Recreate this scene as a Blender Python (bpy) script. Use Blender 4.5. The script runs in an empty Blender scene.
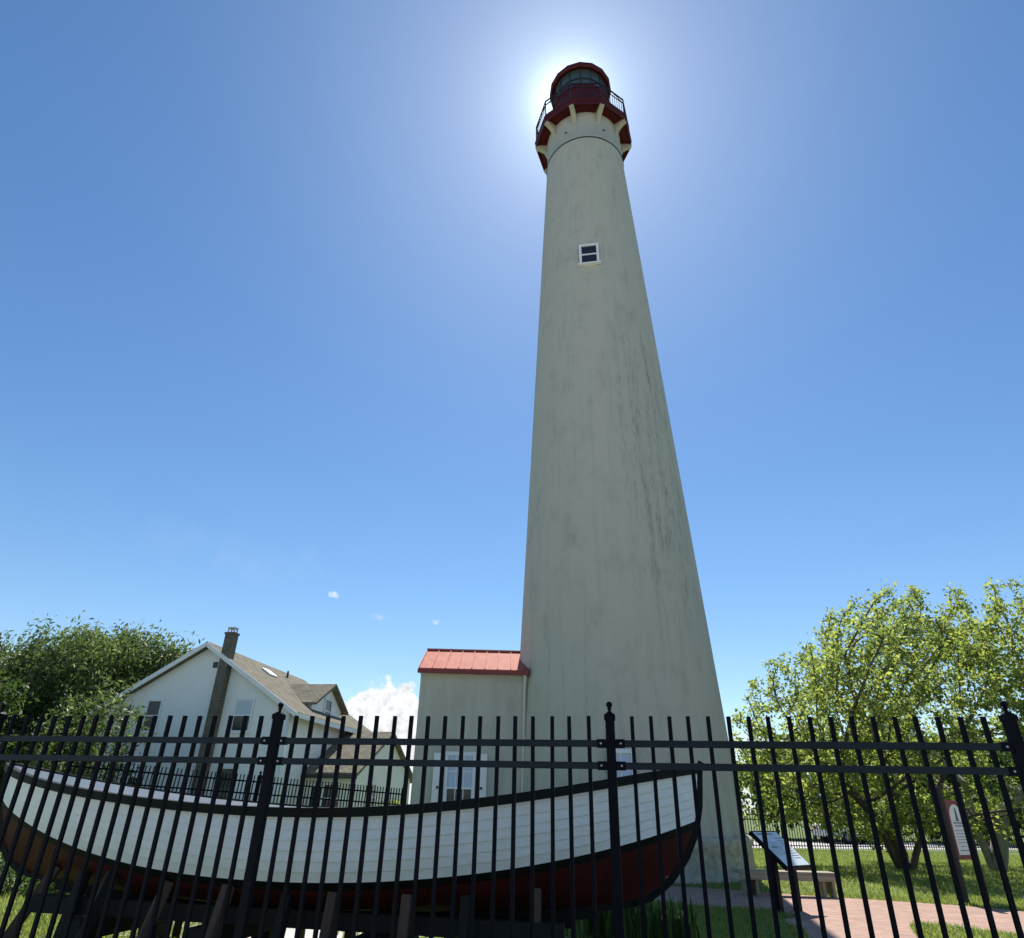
import bpy, math, random
import numpy as np
from mathutils import Vector, Matrix
rng = np.random.default_rng(7); random.seed(7)
S = bpy.context.scene
COL = S.collection
rad = math.radians

# ------------------------------------------------------------------ camera
EYE = 1.38
PITCH, ROLL = rad(27.5), 0.0255
cam = bpy.data.cameras.new('camera'); camo = bpy.data.objects.new('camera', cam); COL.objects.link(camo)
fw = Vector((0, math.cos(PITCH), math.sin(PITCH))); up0 = Vector((0, -math.sin(PITCH), math.cos(PITCH))); rt0 = Vector((1, 0, 0))
rt = rt0 * math.cos(ROLL) + up0 * math.sin(ROLL); up = -rt0 * math.sin(ROLL) + up0 * math.cos(ROLL)
camo.matrix_world = Matrix(((rt.x, up.x, -fw.x, 0), (rt.y, up.y, -fw.y, 0), (rt.z, up.z, -fw.z, EYE), (0, 0, 0, 1)))
cam.sensor_fit = 'HORIZONTAL'; cam.sensor_width = 36; cam.lens = 650 / 1024 * 36
cam.clip_start = 0.05; cam.clip_end = 6000
S.camera = camo

# ------------------------------------------------------------------ sky and sun
SUN_EL, SUN_AZ = rad(56.85), rad(6.75)
W = bpy.data.worlds.new('World'); S.world = W; W.use_nodes = True
nt = W.node_tree; nt.nodes.clear()
def wn(t, **k):
    n = nt.nodes.new(t)
    for a, v in k.items(): setattr(n, a, v)
    return n
sky = wn('ShaderNodeTexSky', sky_type='NISHITA', sun_disc=False)
sky.sun_elevation = SUN_EL; sky.sun_rotation = SUN_AZ
sky.altitude = 0; sky.air_density = 1.0; sky.dust_density = 0.12; sky.ozone_density = 1.1
bg = wn('ShaderNodeBackground'); bg.inputs['Strength'].default_value = 0.082
out = wn('ShaderNodeOutputWorld')
tc = wn('ShaderNodeTexCoord')
def wmath(op, a, b=None, c=None):
    n = wn('ShaderNodeMath', operation=op)
    for i, x in enumerate((a, b, c)):
        if x is None: continue
        if isinstance(x, (int, float)): n.inputs[i].default_value = x
        else: nt.links.new(x, n.inputs[i])
    return n.outputs[0]
def wdot(v):
    n = wn('ShaderNodeVectorMath', operation='DOT_PRODUCT'); nt.links.new(tc.outputs['Generated'], n.inputs[0]); n.inputs[1].default_value = v
    return n.outputs['Value']
def noise(scale, detail=6, rough=0.55, seed=0, stretch=(1, 1, 1)):
    m = wn('ShaderNodeMapping'); nt.links.new(tc.outputs['Generated'], m.inputs['Vector'])
    m.inputs['Scale'].default_value = stretch; m.inputs['Location'].default_value = (seed, seed * .7, seed * 1.3)
    n = wn('ShaderNodeTexNoise'); nt.links.new(m.outputs[0], n.inputs['Vector'])
    n.inputs['Scale'].default_value = scale; n.inputs['Detail'].default_value = detail; n.inputs['Roughness'].default_value = rough
    return n.outputs[0]
def direction(el, az):
    el, az = rad(el), rad(az)
    return Vector((math.cos(el) * math.sin(az), math.cos(el) * math.cos(az), math.sin(el)))
def cloud(el, az, half_w, half_up, half_dn, scale, seed, amp=0.9, soft=0.35):
    c = direction(el, az); r = Vector((math.cos(rad(az)), -math.sin(rad(az)), 0)); u = r.cross(c)
    dc = wmath('MAXIMUM', wdot(c), 0.02)
    x = wmath('DIVIDE', wmath('DIVIDE', wdot(r), dc), math.tan(rad(half_w)))
    y = wmath('DIVIDE', wdot(u), dc)
    yp = wmath('DIVIDE', wmath('MAXIMUM', y, 0), math.tan(rad(half_up)))
    yn = wmath('DIVIDE', wmath('MINIMUM', y, 0), math.tan(rad(half_dn)))
    r2 = wmath('ADD', wmath('POWER', wmath('ABSOLUTE', x), 2), wmath('ADD', wmath('POWER', yp, 2), wmath('POWER', wmath('ABSOLUTE', yn), 2)))
    nn = wmath('MULTIPLY', wmath('SUBTRACT', noise(scale, 8, 0.6, seed), 0.5), amp * 3)
    d = wmath('ADD', wmath('SUBTRACT', 1.0, r2), nn)
    n = wn('ShaderNodeMapRange', interpolation_type='SMOOTHSTEP'); nt.links.new(d, n.inputs[0])
    n.inputs[1].default_value = 0.0; n.inputs[2].default_value = soft
    front = wmath('GREATER_THAN', wdot(c), 0.3)
    return wmath('MULTIPLY', n.outputs[0], front), y
cover = None
for spec in ((6.0, -10.0, 3.6, 3.3, 2.4, 34, 3.4, 0.75, 0.3), (5.2, -12.2, 2.6, 2.2, 2.2, 44, 8.1, 0.7, 0.35), (4.6, -7.4, 3.0, 2.9, 2.5, 38, 9.1, 0.8, 0.35),
             (8.2, -38.5, 3.5, 0.9, 0.8, 40, 5.5, 0.8, 0.6)):
    m_, y_ = cloud(*spec)
    cover = m_ if cover is None else wmath('MAXIMUM', cover, m_)
for spec, k in (((15.6, -15.4, 0.6, 0.34, 0.25, 150, 1.7, 1.1, 1.2), 0.55), ((14.1, -11.3, 0.8, 0.3, 0.3, 150, 2.2, 1.3, 1.4), 0.25), ((14.0, -6.4, 0.5, 0.26, 0.24, 170, 4.2, 1.2, 1.2), 0.35),
                ((17.5, -24, 9, 3.0, 2.0, 22, 7.7, 1.2, 3.0), 0.10), ((4.5, 19.5, 4, 1.2, 1.4, 35, 6.7, 0.9, 0.9), 0.45)):
    m_, y_ = cloud(*spec); cover = wmath('MAXIMUM', cover, wmath('MULTIPLY', m_, k))
tone = wn('ShaderNodeMapRange'); nt.links.new(noise(75, 7, 0.6, 12.0), tone.inputs[0])
tone.inputs[1].default_value = 0.35; tone.inputs[2].default_value = 0.62; tone.inputs[3].default_value = 5.4; tone.inputs[4].default_value = 8.3
cl = wn('ShaderNodeVectorMath', operation='SCALE'); cl.inputs[0].default_value = (1.0, 1.02, 1.05); nt.links.new(tone.outputs[0], cl.inputs['Scale'])
mx = wn('ShaderNodeMix', data_type='RGBA'); nt.links.new(cover, mx.inputs[0])
hsv = wn('ShaderNodeHueSaturation'); hsv.inputs['Saturation'].default_value = 1.22; nt.links.new(sky.outputs[0], hsv.inputs['Color'])
# bright aureole of haze around the sun
ds = wmath('MAXIMUM', wdot(direction(56.85, 6.75)), 0.0)
au = wmath('ADD', wmath('MULTIPLY', wmath('POWER', ds, 18), 0.95), wmath('ADD', wmath('MULTIPLY', wmath('POWER', ds, 220), 2.5), wmath('MULTIPLY', wmath('POWER', ds, 1400), 9.0)))
auc = wn('ShaderNodeVectorMath', operation='SCALE'); auc.inputs[0].default_value = (.84, 1.0, 1.02); nt.links.new(au, auc.inputs['Scale'])
sa = wn('ShaderNodeVectorMath', operation='ADD'); sxyz = wn('ShaderNodeSeparateXYZ'); nt.links.new(tc.outputs['Generated'], sxyz.inputs[0])
hz_ = wmath('MULTIPLY', wmath('POWER', wmath('MAXIMUM', wmath('SUBTRACT', 1.0, wmath('DIVIDE', wmath('ABSOLUTE', sxyz.outputs[2]), 0.11)), 0.0), 1.5), 0.65)
hmx = wn('ShaderNodeMix', data_type='RGBA'); nt.links.new(hz_, hmx.inputs[0]); nt.links.new(hsv.outputs[0], hmx.inputs[6]); hmx.inputs[7].default_value = (3.8, 5.2, 7.0, 1)
nt.links.new(hmx.outputs[2], sa.inputs[0]); nt.links.new(auc.outputs[0], sa.inputs[1])
nt.links.new(sa.outputs[0], mx.inputs[6])
nt.links.new(cl.outputs[0], mx.inputs[7])
nt.links.new(mx.outputs[2], bg.inputs['Color']); nt.links.new(bg.outputs[0], out.inputs[0])

sl = bpy.data.lights.new('sun', 'SUN'); sl.energy = 4.6; sl.angle = rad(0.53); sl.color = (1.0, 0.96, 0.89)
so = bpy.data.objects.new('sun', sl); COL.objects.link(so)
so.rotation_euler = (-(math.pi / 2 - SUN_EL), 0, -SUN_AZ); so.location = (0, 0, 60)
S.view_settings.view_transform = 'Standard'; S.view_settings.look = 'None'
S.view_settings.exposure = 0.75; S.view_settings.gamma = 1.0

# ------------------------------------------------------------------ mesh helper
class MB:
    def __init__(s): s.V = []; s.F = []; s.S = []
    def add(s, V, F, smooth=False):
        k = len(s.V); s.V += [tuple(v) for v in V]; s.F += [tuple(i + k for i in f) for f in F]; s.S += [smooth] * len(F); return s
    def box(s, c, d, rz=0, rot=None):
        x, y, z = d[0] / 2, d[1] / 2, d[2] / 2
        V = [Vector(p) for p in ((-x, -y, -z), (x, -y, -z), (x, y, -z), (-x, y, -z), (-x, -y, z), (x, -y, z), (x, y, z), (-x, y, z))]
        M = rot if rot is not None else Matrix.Rotation(rz, 3, 'Z')
        return s.add([M @ v + Vector(c) for v in V], [(0, 3, 2, 1), (4, 5, 6, 7), (0, 1, 5, 4), (1, 2, 6, 5), (2, 3, 7, 6), (3, 0, 4, 7)])
    def bbox(s, x0, x1, y0, y1, z0, z1): return s.box(((x0 + x1) / 2, (y0 + y1) / 2, (z0 + z1) / 2), (x1 - x0, y1 - y0, z1 - z0))
    def bar(s, a, b, w, h):
        a, b = Vector(a), Vector(b); d = b - a; L = d.length; d = d / L
        side = d.cross(Vector((0, 0, 1)))
        if side.length < 1e-4: side = Vector((1, 0, 0))
        side.normalize(); u = side.cross(d)
        return s.box((a + b) / 2, (L, w, h), rot=Matrix((d, -side, u)).transposed())
    def tube(s, P, r, n=8, smooth=True, caps=True):
        P = [Vector(p) for p in P]; r = r if hasattr(r, '__len__') else [r] * len(P); V = []; F = []
        ref = Vector((0, 0, 1)) if abs((P[-1] - P[0]).normalized().z) < .9 else Vector((1, 0, 0))
        for i, p in enumerate(P):
            d = (P[min(i + 1, len(P) - 1)] - P[max(i - 1, 0)]).normalized(); a = d.cross(ref).normalized(); b = d.cross(a)
            for k in range(n):
                t = 2 * math.pi * k / n; V.append(p + (a * math.cos(t) + b * math.sin(t)) * r[i])
        for i in range(len(P) - 1):
            for k in range(n): F.append((i * n + k, i * n + (k + 1) % n, (i + 1) * n + (k + 1) % n, (i + 1) * n + k))
        if caps: F.append(tuple(range(n))[::-1]); F.append(tuple((len(P) - 1) * n + k for k in range(n)))
        return s.add(V, F, smooth)
    def lathe(s, prof, n=48, smooth=True, ph=0, c=(0, 0), cap=False):
        V = []; F = []
        for r, z in prof:
            for k in range(n):
                t = 2 * math.pi * k / n + ph; V.append((c[0] + r * math.cos(t), c[1] + r * math.sin(t), z))
        for i in range(len(prof) - 1):
            for k in range(n): F.append((i * n + k, i * n + (k + 1) % n, (i + 1) * n + (k + 1) % n, (i + 1) * n + k))
        if cap: F.append(tuple(range(n))[::-1]); F.append(tuple((len(prof) - 1) * n + k for k in range(n)))
        return s.add(V, F, smooth)
    def prism(s, poly, depth, fr=None):
        # poly: 2-D points; fr: function (a, b, d) -> point
        fr = fr or (lambda a, b, d: (a, d, b)); n = len(poly)
        V = [fr(a, b, depth[0]) for a, b in poly] + [fr(a, b, depth[1]) for a, b in poly]
        return s.add(V, [tuple(range(n)), tuple(range(n, 2 * n))[::-1]] + [(i, i + n, (i + 1) % n + n, (i + 1) % n) for i in range(n)])
    def mesh(s, name, m):
        me = bpy.data.meshes.new(name); me.from_pydata(s.V, [], s.F); me.polygons.foreach_set('use_smooth', s.S)
        for q in (m if isinstance(m, (list, tuple)) else [m]): me.materials.append(q)
        import bmesh
        b = bmesh.new(); b.from_mesh(me); bmesh.ops.recalc_face_normals(b, faces=b.faces[:]); b.to_mesh(me); b.free()
        me.update(); return me
    def obj(s, name, m, parent=None, bevel=0):
        o = bpy.data.objects.new(name, s.mesh(name, m)); COL.objects.link(o)
        if parent: o.parent = parent
        if bevel:
            md = o.modifiers.new('bevel', 'BEVEL'); md.width = bevel; md.segments = 2; md.limit_method = 'ANGLE'
        return o
def tag(o, label=None, cat=None, group=None, kind=None):
    if label: o['label'] = label
    if cat: o['category'] = cat
    if group: o['group'] = group
    if kind: o['kind'] = kind
    return o
def thing(name, label, cat, loc=(0, 0, 0), rz=0, group=None):
    o = bpy.data.objects.new(name, None); COL.objects.link(o); o.location = loc; o.rotation_euler = (0, 0, rz); o.empty_display_size = .2
    return tag(o, label, cat, group)
def inst(name, me, parent, loc=(0, 0, 0), rz=0):
    o = bpy.data.objects.new(name, me); COL.objects.link(o); o.parent = parent; o.location = loc; o.rotation_euler = (0, 0, rz); return o

# ------------------------------------------------------------------ materials
def mat(name, col, rough=0.6, metal=0, spec=0.5, var=0.0, vscale=4, stretch=(1, 1, 1), bump=0, bscale=60, col2=None, extra=None):
    m = bpy.data.materials.new(name); m.use_nodes = True; t = m.node_tree; b = t.nodes['Principled BSDF']
    b.inputs['Roughness'].default_value = rough; b.inputs['Metallic'].default_value = metal; b.inputs['Specular IOR Level'].default_value = spec
    b.inputs['Base Color'].default_value = (*col, 1)
    tcn = t.nodes.new('ShaderNodeTexCoord')
    if var or col2:
        mp = t.nodes.new('ShaderNodeMapping'); mp.inputs['Scale'].default_value = stretch; t.links.new(tcn.outputs['Object'], mp.inputs[0])
        n = t.nodes.new('ShaderNodeTexNoise'); n.inputs['Scale'].default_value = vscale; n.inputs['Detail'].default_value = 6; n.inputs['Roughness'].default_value = .6
        t.links.new(mp.outputs[0], n.inputs['Vector'])
        r = t.nodes.new('ShaderNodeValToRGB'); r.color_ramp.elements[0].position = .32; r.color_ramp.elements[1].position = .68
        c2 = col2 or tuple(min(1, c * (1 + var)) for c in col); c1 = col if col2 else tuple(c * (1 - var) for c in col)
        r.color_ramp.elements[0].color = (*c1, 1); r.color_ramp.elements[1].color = (*c2, 1)
        t.links.new(n.outputs[0], r.inputs[0]); t.links.new(r.outputs[0], b.inputs['Base Color'])
    if bump:
        n2 = t.nodes.new('ShaderNodeTexNoise'); n2.inputs['Scale'].default_value = bscale; n2.inputs['Detail'].default_value = 5; t.links.new(tcn.outputs['Object'], n2.inputs['Vector'])
        bp = t.nodes.new('ShaderNodeBump'); bp.inputs['Strength'].default_value = bump; bp.inputs['Distance'].default_value = .02
        t.links.new(n2.outputs[0], bp.inputs['Height']); t.links.new(bp.outputs[0], b.inputs['Normal'])
    if extra: extra(t, b, tcn)
    return m
def mnode(t, op, a, b=None):
    n = t.nodes.new('ShaderNodeMath'); n.operation = op
    for i, x in enumerate((a, b)):
        if x is None: continue
        if isinstance(x, (int, float)): n.inputs[i].default_value = x
        else: t.links.new(x, n.inputs[i])
    return n.outputs[0]
def leafmat(name, c1, c2, trans=0.45, rough=.5):
    m = bpy.data.materials.new(name); m.use_nodes = True; t = m.node_tree; t.nodes.clear()
    o = t.nodes.new('ShaderNodeOutputMaterial'); g = t.nodes.new('ShaderNodeNewGeometry')
    r = t.nodes.new('ShaderNodeValToRGB'); r.color_ramp.elements[0].color = (*c1, 1); r.color_ramp.elements[1].color = (*c2, 1)
    t.links.new(g.outputs['Random Per Island'], r.inputs[0])
    p = t.nodes.new('ShaderNodeBsdfPrincipled'); p.inputs['Roughness'].default_value = rough; p.inputs['Specular IOR Level'].default_value = .35
    tr = t.nodes.new('ShaderNodeBsdfTranslucent'); hs = t.nodes.new('ShaderNodeHueSaturation'); hs.inputs['Value'].default_value = 1.8; hs.inputs['Saturation'].default_value = 1.1
    t.links.new(r.outputs[0], p.inputs['Base Color']); t.links.new(r.outputs[0], hs.inputs['Color']); t.links.new(hs.outputs[0], tr.inputs['Color'])
    mxs = t.nodes.new('ShaderNodeMixShader'); mxs.inputs[0].default_value = trans
    t.links.new(p.outputs[0], mxs.inputs[1]); t.links.new(tr.outputs[0], mxs.inputs[2]); t.links.new(mxs.outputs[0], o.inputs[0])
    return m
def siding(pitch, depth=.5):
    def f(t, b, tcn):
        s = t.nodes.new('ShaderNodeSeparateXYZ'); t.links.new(tcn.outputs['Object'], s.inputs[0])
        fr = mnode(t, 'FRACT', mnode(t, 'DIVIDE', s.outputs[2], pitch))
        bp = t.nodes.new('ShaderNodeBump'); bp.inputs['Strength'].default_value = 1; bp.inputs['Distance'].default_value = depth * .013; bp.invert = True
        t.links.new(fr, bp.inputs['Height']); t.links.new(bp.outputs[0], b.inputs['Normal'])
    return f
def bricks(c1, c2, mortar, scale, w=.5, h=.25, axis='xy', bumpd=.01, msize=.02):
    def f(t, b, tcn):
        mp = t.nodes.new('ShaderNodeMapping'); t.links.new(tcn.outputs['Object'], mp.inputs[0])
        if axis == 'xz': mp.inputs['Rotation'].default_value = (rad(90), 0, 0)
        br = t.nodes.new('ShaderNodeTexBrick'); br.inputs['Color1'].default_value = (*c1, 1); br.inputs['Color2'].default_value = (*c2, 1); br.inputs['Mortar'].default_value = (*mortar, 1)
        br.inputs['Scale'].default_value = scale; br.inputs['Brick Width'].default_value = w; br.inputs['Row Height'].default_value = h; br.inputs['Mortar Size'].default_value = msize
        t.links.new(mp.outputs[0], br.inputs['Vector'])
        n = t.nodes.new('ShaderNodeTexNoise'); n.inputs['Scale'].default_value = 2.3; n.inputs['Detail'].default_value = 6; t.links.new(tcn.outputs['Object'], n.inputs['Vector'])
        mxn = t.nodes.new('ShaderNodeMix'); mxn.data_type = 'RGBA'; mxn.blend_type = 'MULTIPLY'; mxn.inputs[0].default_value = .6
        cr = t.nodes.new('ShaderNodeValToRGB'); cr.color_ramp.elements[0].position = .3; cr.color_ramp.elements[1].position = .7; cr.color_ramp.elements[0].color = (.6, .6, .6, 1); cr.color_ramp.elements[1].color = (1, 1, 1, 1)
        t.links.new(n.outputs[0], cr.inputs[0]); t.links.new(br.outputs[0], mxn.inputs[6]); t.links.new(cr.outputs[0], mxn.inputs[7]); t.links.new(mxn.outputs[2], b.inputs['Base Color'])
        bp = t.nodes.new('ShaderNodeBump'); bp.inputs['Distance'].default_value = bumpd; bp.invert = True; t.links.new(br.outputs['Fac'], bp.inputs['Height']); t.links.new(bp.outputs[0], b.inputs['Normal'])
    return f
def stained(t, b, tcn):
    """weathered masonry paint: vertical rain streaks all over and a mildew patch on one flank"""
    base = (.475, .46, .385)
    s = t.nodes.new('ShaderNodeSeparateXYZ'); t.links.new(tcn.outputs['Object'], s.inputs[0])
    ang = mnode(t, 'ARCTAN2', s.outputs[1], s.outputs[0])
    def nz(sx, sz, sc, det=6):
        c = t.nodes.new('ShaderNodeCombineXYZ'); t.links.new(mnode(t, 'MULTIPLY', ang, sx), c.inputs[0]); t.links.new(mnode(t, 'MULTIPLY', s.outputs[2], sz), c.inputs[2])
        n = t.nodes.new('ShaderNodeTexNoise'); n.inputs['Scale'].default_value = sc; n.inputs['Detail'].default_value = det; n.inputs['Roughness'].default_value = .62; t.links.new(c.outputs[0], n.inputs['Vector']); return n.outputs[0]
    def ss(x, a, bb):
        m = t.nodes.new('ShaderNodeMapRange'); m.interpolation_type = 'SMOOTHSTEP'; t.links.new(x, m.inputs[0]); m.inputs[1].default_value = a; m.inputs[2].default_value = bb; return m.outputs[0]
    streak = ss(nz(6, .12, 2.2), .5, .78)
    blotch = ss(nz(3, .8, 1.3, 9), .46, .74)
    fine = ss(mnode(t, 'ADD', mnode(t, 'MULTIPLY', nz(5, .2, 2.0, 10), .5), mnode(t, 'MULTIPLY', nz(26, 1.5, 2.0, 8), .5)), .45, .64)
    da = mnode(t, 'ABSOLUTE', mnode(t, 'SUBTRACT', ang, rad(-58)))
    flank = mnode(t, 'MULTIPLY', ss(mnode(t, 'SUBTRACT', .75, da), .0, .6), mnode(t, 'MULTIPLY', ss(s.outputs[2], 4, 9), mnode(t, 'SUBTRACT', 1, ss(s.outputs[2], 13, 19))))
    low = mnode(t, 'SUBTRACT', 1, ss(s.outputs[2], .6, 3.5))
    k = mnode(t, 'ADD', mnode(t, 'MULTIPLY', streak, .26), mnode(t, 'MULTIPLY', blotch, .16))
    k = mnode(t, 'ADD', k, mnode(t, 'MULTIPLY', mnode(t, 'MULTIPLY', fine, flank), .52))
    k = mnode(t, 'ADD', k, mnode(t, 'MULTIPLY', mnode(t, 'MULTIPLY', fine, blotch), .25))
    k = mnode(t, 'ADD', k, mnode(t, 'MULTIPLY', mnode(t, 'MULTIPLY', fine, low), .25))
    k = mnode(t, 'MINIMUM', k, .85)
    mxn = t.nodes.new('ShaderNodeMix'); mxn.data_type = 'RGBA'; t.links.new(k, mxn.inputs[0]); mxn.inputs[6].default_value = (*base, 1); mxn.inputs[7].default_value = (.15, .155, .13, 1)
    t.links.new(mxn.outputs[2], b.inputs['Base Color'])
    n2 = t.nodes.new('ShaderNodeTexNoise'); n2.inputs['Scale'].default_value = 9; n2.inputs['Detail'].default_value = 8; t.links.new(tcn.outputs['Object'], n2.inputs['Vector'])
    bp = t.nodes.new('ShaderNodeBump'); bp.inputs['Strength'].default_value = .8; bp.inputs['Distance'].default_value = .035; t.links.new(n2.outputs[0], bp.inputs['Height']); t.links.new(bp.outputs[0], b.inputs['Normal'])

M = {}
M['grass_soil'] = mat('lawn_turf', (.09, .13, .035), .9, spec=.2, col2=(.14, .18, .06), vscale=.8, bump=1, bscale=40)
M['blade'] = leafmat('grass_blade', (.125, .165, .04), (.25, .28, .085), .5)
M['path'] = mat('brick_paving', (.4, .25, .2), .85, extra=bricks((.36, .195, .14), (.46, .28, .21), (.26, .21, .17), 4.5))
M['asphalt'] = mat('asphalt', (.06, .06, .06), .9, var=.25, vscale=6)
M['concrete'] = mat('concrete', (.42, .4, .37), .85, var=.12, vscale=3)
M['tower'] = mat('lighthouse_paint', (.56, .53, .44), .8, spec=.3, extra=stained)
M['plinth'] = mat('plinth_stone', (.27, .255, .2), .85, col2=(.52, .48, .38), vscale=7, bump=.6, bscale=18)
M['cream'] = mat('cream_paint', (.38, .355, .27), .7, var=.1, vscale=5)
M['maroon'] = mat('maroon_iron', (.065, .005, .006), .5, spec=.22, var=.25, vscale=3)
M['black_iron'] = mat('black_iron', (.02, .02, .022), .4)
M['rail_iron'] = mat('rail_iron', (.03, .012, .014), .45)
M['lens_glass'] = mat('lantern_glass', (.055, .075, .07), .12, spec=.5)
M['pane'] = mat('window_glass', (.02, .025, .035), .08, spec=.45)
M['white'] = mat('white_paint', (.78, .78, .76), .55, var=.04, vscale=3)
M['white_trim'] = mat('white_trim', (.74, .75, .76), .55, var=.05, vscale=3)
M['annex_roof'] = mat('red_metal_roof', (.36, .095, .065), .7, spec=.08, col2=(.46, .155, .105), vscale=3, stretch=(2.5, .6, 1))
M['annex_edge'] = mat('red_metal_trim', (.2, .02, .018), .45)
M['pipe'] = mat('downspout_paint', (.58, .56, .48), .6)
M['siding'] = mat('white_siding', (.80, .815, .815), .6, var=.03, vscale=1.5, extra=siding(.115))
M['cream_siding'] = mat('pale_siding', (.78, .75, .68), .6, var=.04, vscale=1.5, extra=siding(.115))
M['shingle'] = mat('roof_shingle', (.3, .25, .2), .95, spec=.1, extra=bricks((.165, .15, .115), (.235, .215, .165), (.1, .09, .07), 3.2, .8, .5, bumpd=.01, msize=.03))
M['chimney'] = mat('chimney_brick', (.3, .27, .22), .9, extra=bricks((.2, .175, .14), (.13, .115, .095), (.16, .15, .13), 4.5, axis='xz', msize=.03))
M['blind_sky'] = mat('blind_sky_reflection', (.5, .56, .68), .6)  # light blue puts the sky reflected in the panes into the blind's colour
M['cap'] = mat('chimney_cap', (.45, .45, .45), .6)
M['fence'] = mat('fence_black_powder', (.003, .004, .007), .5, spec=.07, var=.2, vscale=8)
M['fence_rail'] = mat('fence_rail_sky_sheen', (.007, .013, .018), .4, spec=.18, var=.3, vscale=6)  # fence black made bluish, with the sky sheen put into the colour
M['boat_white'] = mat('boat_white_paint', (.74, .76, .75), .5, col2=(.84, .855, .85), vscale=3.5, stretch=(1.2, 1, .8), bump=.25, bscale=22)
M['seam_shade'] = mat('seam_shade_paint', (.71, .725, .72), .7)  # plank seams, tinted darker to stand in for shade under the laps
M['boat_in'] = mat('boat_inside_paint', (.55, .56, .56), .6, var=.06, vscale=2)
M['boat_red'] = mat('boat_red_paint', (.048, .006, .006), .6, spec=.25, var=.3, vscale=3)
M['boat_dark'] = mat('boat_dark_trim', (.006, .008, .007), .6, spec=.15)
M['timber_dark'] = mat('tarred_timber', (.012, .01, .009), .85, var=.3, vscale=5)
M['timber'] = mat('weathered_timber', (.095, .055, .042), .85, var=.25, vscale=8, stretch=(1, 1, .15))
M['bench'] = mat('bench_timber', (.3, .26, .18), .85, var=.25, vscale=6, stretch=(.2, 2, 2))
M['sign_wood'] = mat('sign_post_wood', (.03, .024, .02), .8, var=.25, vscale=6)
M['sign_red'] = mat('sign_maroon', (.22, .03, .035), .55)
M['sign_white'] = mat('sign_white', (.76, .75, .72), .5)
M['ink'] = mat('sign_ink', (.03, .03, .03), .6)
M['ink_grey'] = mat('print_grey', (.25, .27, .3), .6)
M['panel_face'] = mat('panel_print', (.62, .68, .72), .35, var=.05, vscale=3)
M['panel_photo'] = mat('panel_picture', (.33, .42, .5), .35, col2=(.55, .6, .6), vscale=7)
M['bark'] = mat('bark', (.06, .048, .036), .95, col2=(.13, .105, .08), vscale=5, stretch=(1, 1, .3), bump=.8, bscale=25)
M['bark_grey'] = mat('bark_grey', (.2, .18, .14), .95, col2=(.32, .29, .23), vscale=4, stretch=(1, 1, .3), bump=.8, bscale=20)
M['leaf_bright'] = leafmat('bright_spring_leaves', (.075, .12, .025), (.32, .35, .10), .6)
M['leaf_dark'] = leafmat('dark_narrow_leaves', (.035, .065, .017), (.16, .2, .07), .4)
M['leaf_mid'] = leafmat('mid_green_leaves', (.035, .065, .015), (.075, .11, .028), .4)
M['leaf_shrub'] = leafmat('shrub_leaves', (.045, .08, .02), (.1, .14, .045), .4)
M['petal'] = leafmat('white_petals', (.7, .7, .66), (.8, .8, .78), .3)
M['yellow'] = leafmat('yellow_petals', (.6, .45, .08), (.75, .6, .15), .3)
M['car_silver'] = mat('silver_car_paint', (.6, .61, .62), .3, spec=.6)
M['car_dark'] = mat('dark_car_paint', (.04, .05, .07), .25, spec=.6)
M['tyre'] = mat('tyre_rubber', (.02, .02, .02), .85)
M['rim'] = mat('wheel_rim', (.45, .45, .46), .35, metal=.8)
M['lamp_red'] = mat('tail_lamp', (.35, .02, .02), .3)
M['lamp_clear'] = mat('head_lamp', (.7, .7, .7), .2)
M['canvas'] = mat('white_canvas', (.78, .78, .76), .7)

# ------------------------------------------------------------------ ground
def sheet(name, poly, z, m):
    mb = MB(); mb.add([(x, y, z) for x, y in poly], [tuple(range(len(poly)))]); o = mb.obj(name, m); tag(o, kind='structure'); return o
g = MB(); N = 60
xs = np.concatenate([[-3000, -600, -150], np.linspace(-60, 60, N), [150, 600, 3000]]); ys = np.concatenate([[-300, -40], np.linspace(-8, 80, N), [200, 700, 4000]])
V = [(x, y, 0) for y in ys for x in xs]; nx = len(xs)
g.add(V, [(j * nx + i, j * nx + i + 1, (j + 1) * nx + i + 1, (j + 1) * nx + i) for j in range(len(ys) - 1) for i in range(nx - 1)])
tag(g.obj('lawn', M['grass_soil']), kind='structure')
PATH = [(1.0, 17.2), (3.8, 15.8), (5.55, 14.9), (6.9, 14.35), (8.1, 13.8), (9.2, 13.0), (14, 8.2), (13, 6.4), (7.0, 10.6), (6.5, 11.25), (6.1, 11.45), (5.85, 11.2), (5.4, 10.2), (4.6, 8.2), (3.3, 8.2), (4.1, 10.6), (4.05, 11.4), (4.6, 11.9), (4.25, 12.45), (3.1, 12.85), (0.2, 14.4)]
sheet('path', PATH, .012, M['path'])
sheet('pavement', [(-4.4, 8.9), (-3.5, 8.9), (-1.2, 9.1), (-.2, 9.9), (.9, 13.6), (.2, 14.3), (-1.3, 11.6), (-2.4, 10.8), (-4, 10.2), (-4.6, 9.6)], .008, M['concrete'])
sheet('pavement', [(-200, -60), (200, -60), (200, -36), (25, -.45), (-25, 9.1), (-200, 43)], .006, M['concrete'])  # unseen paving around the camera, added to bounce light onto tower and boat
sheet('road', [(4, 31.5), (20, 36.4), (60, 51), (60, 59), (18, 43), (4, 38)], .010, M['concrete'])

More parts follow.
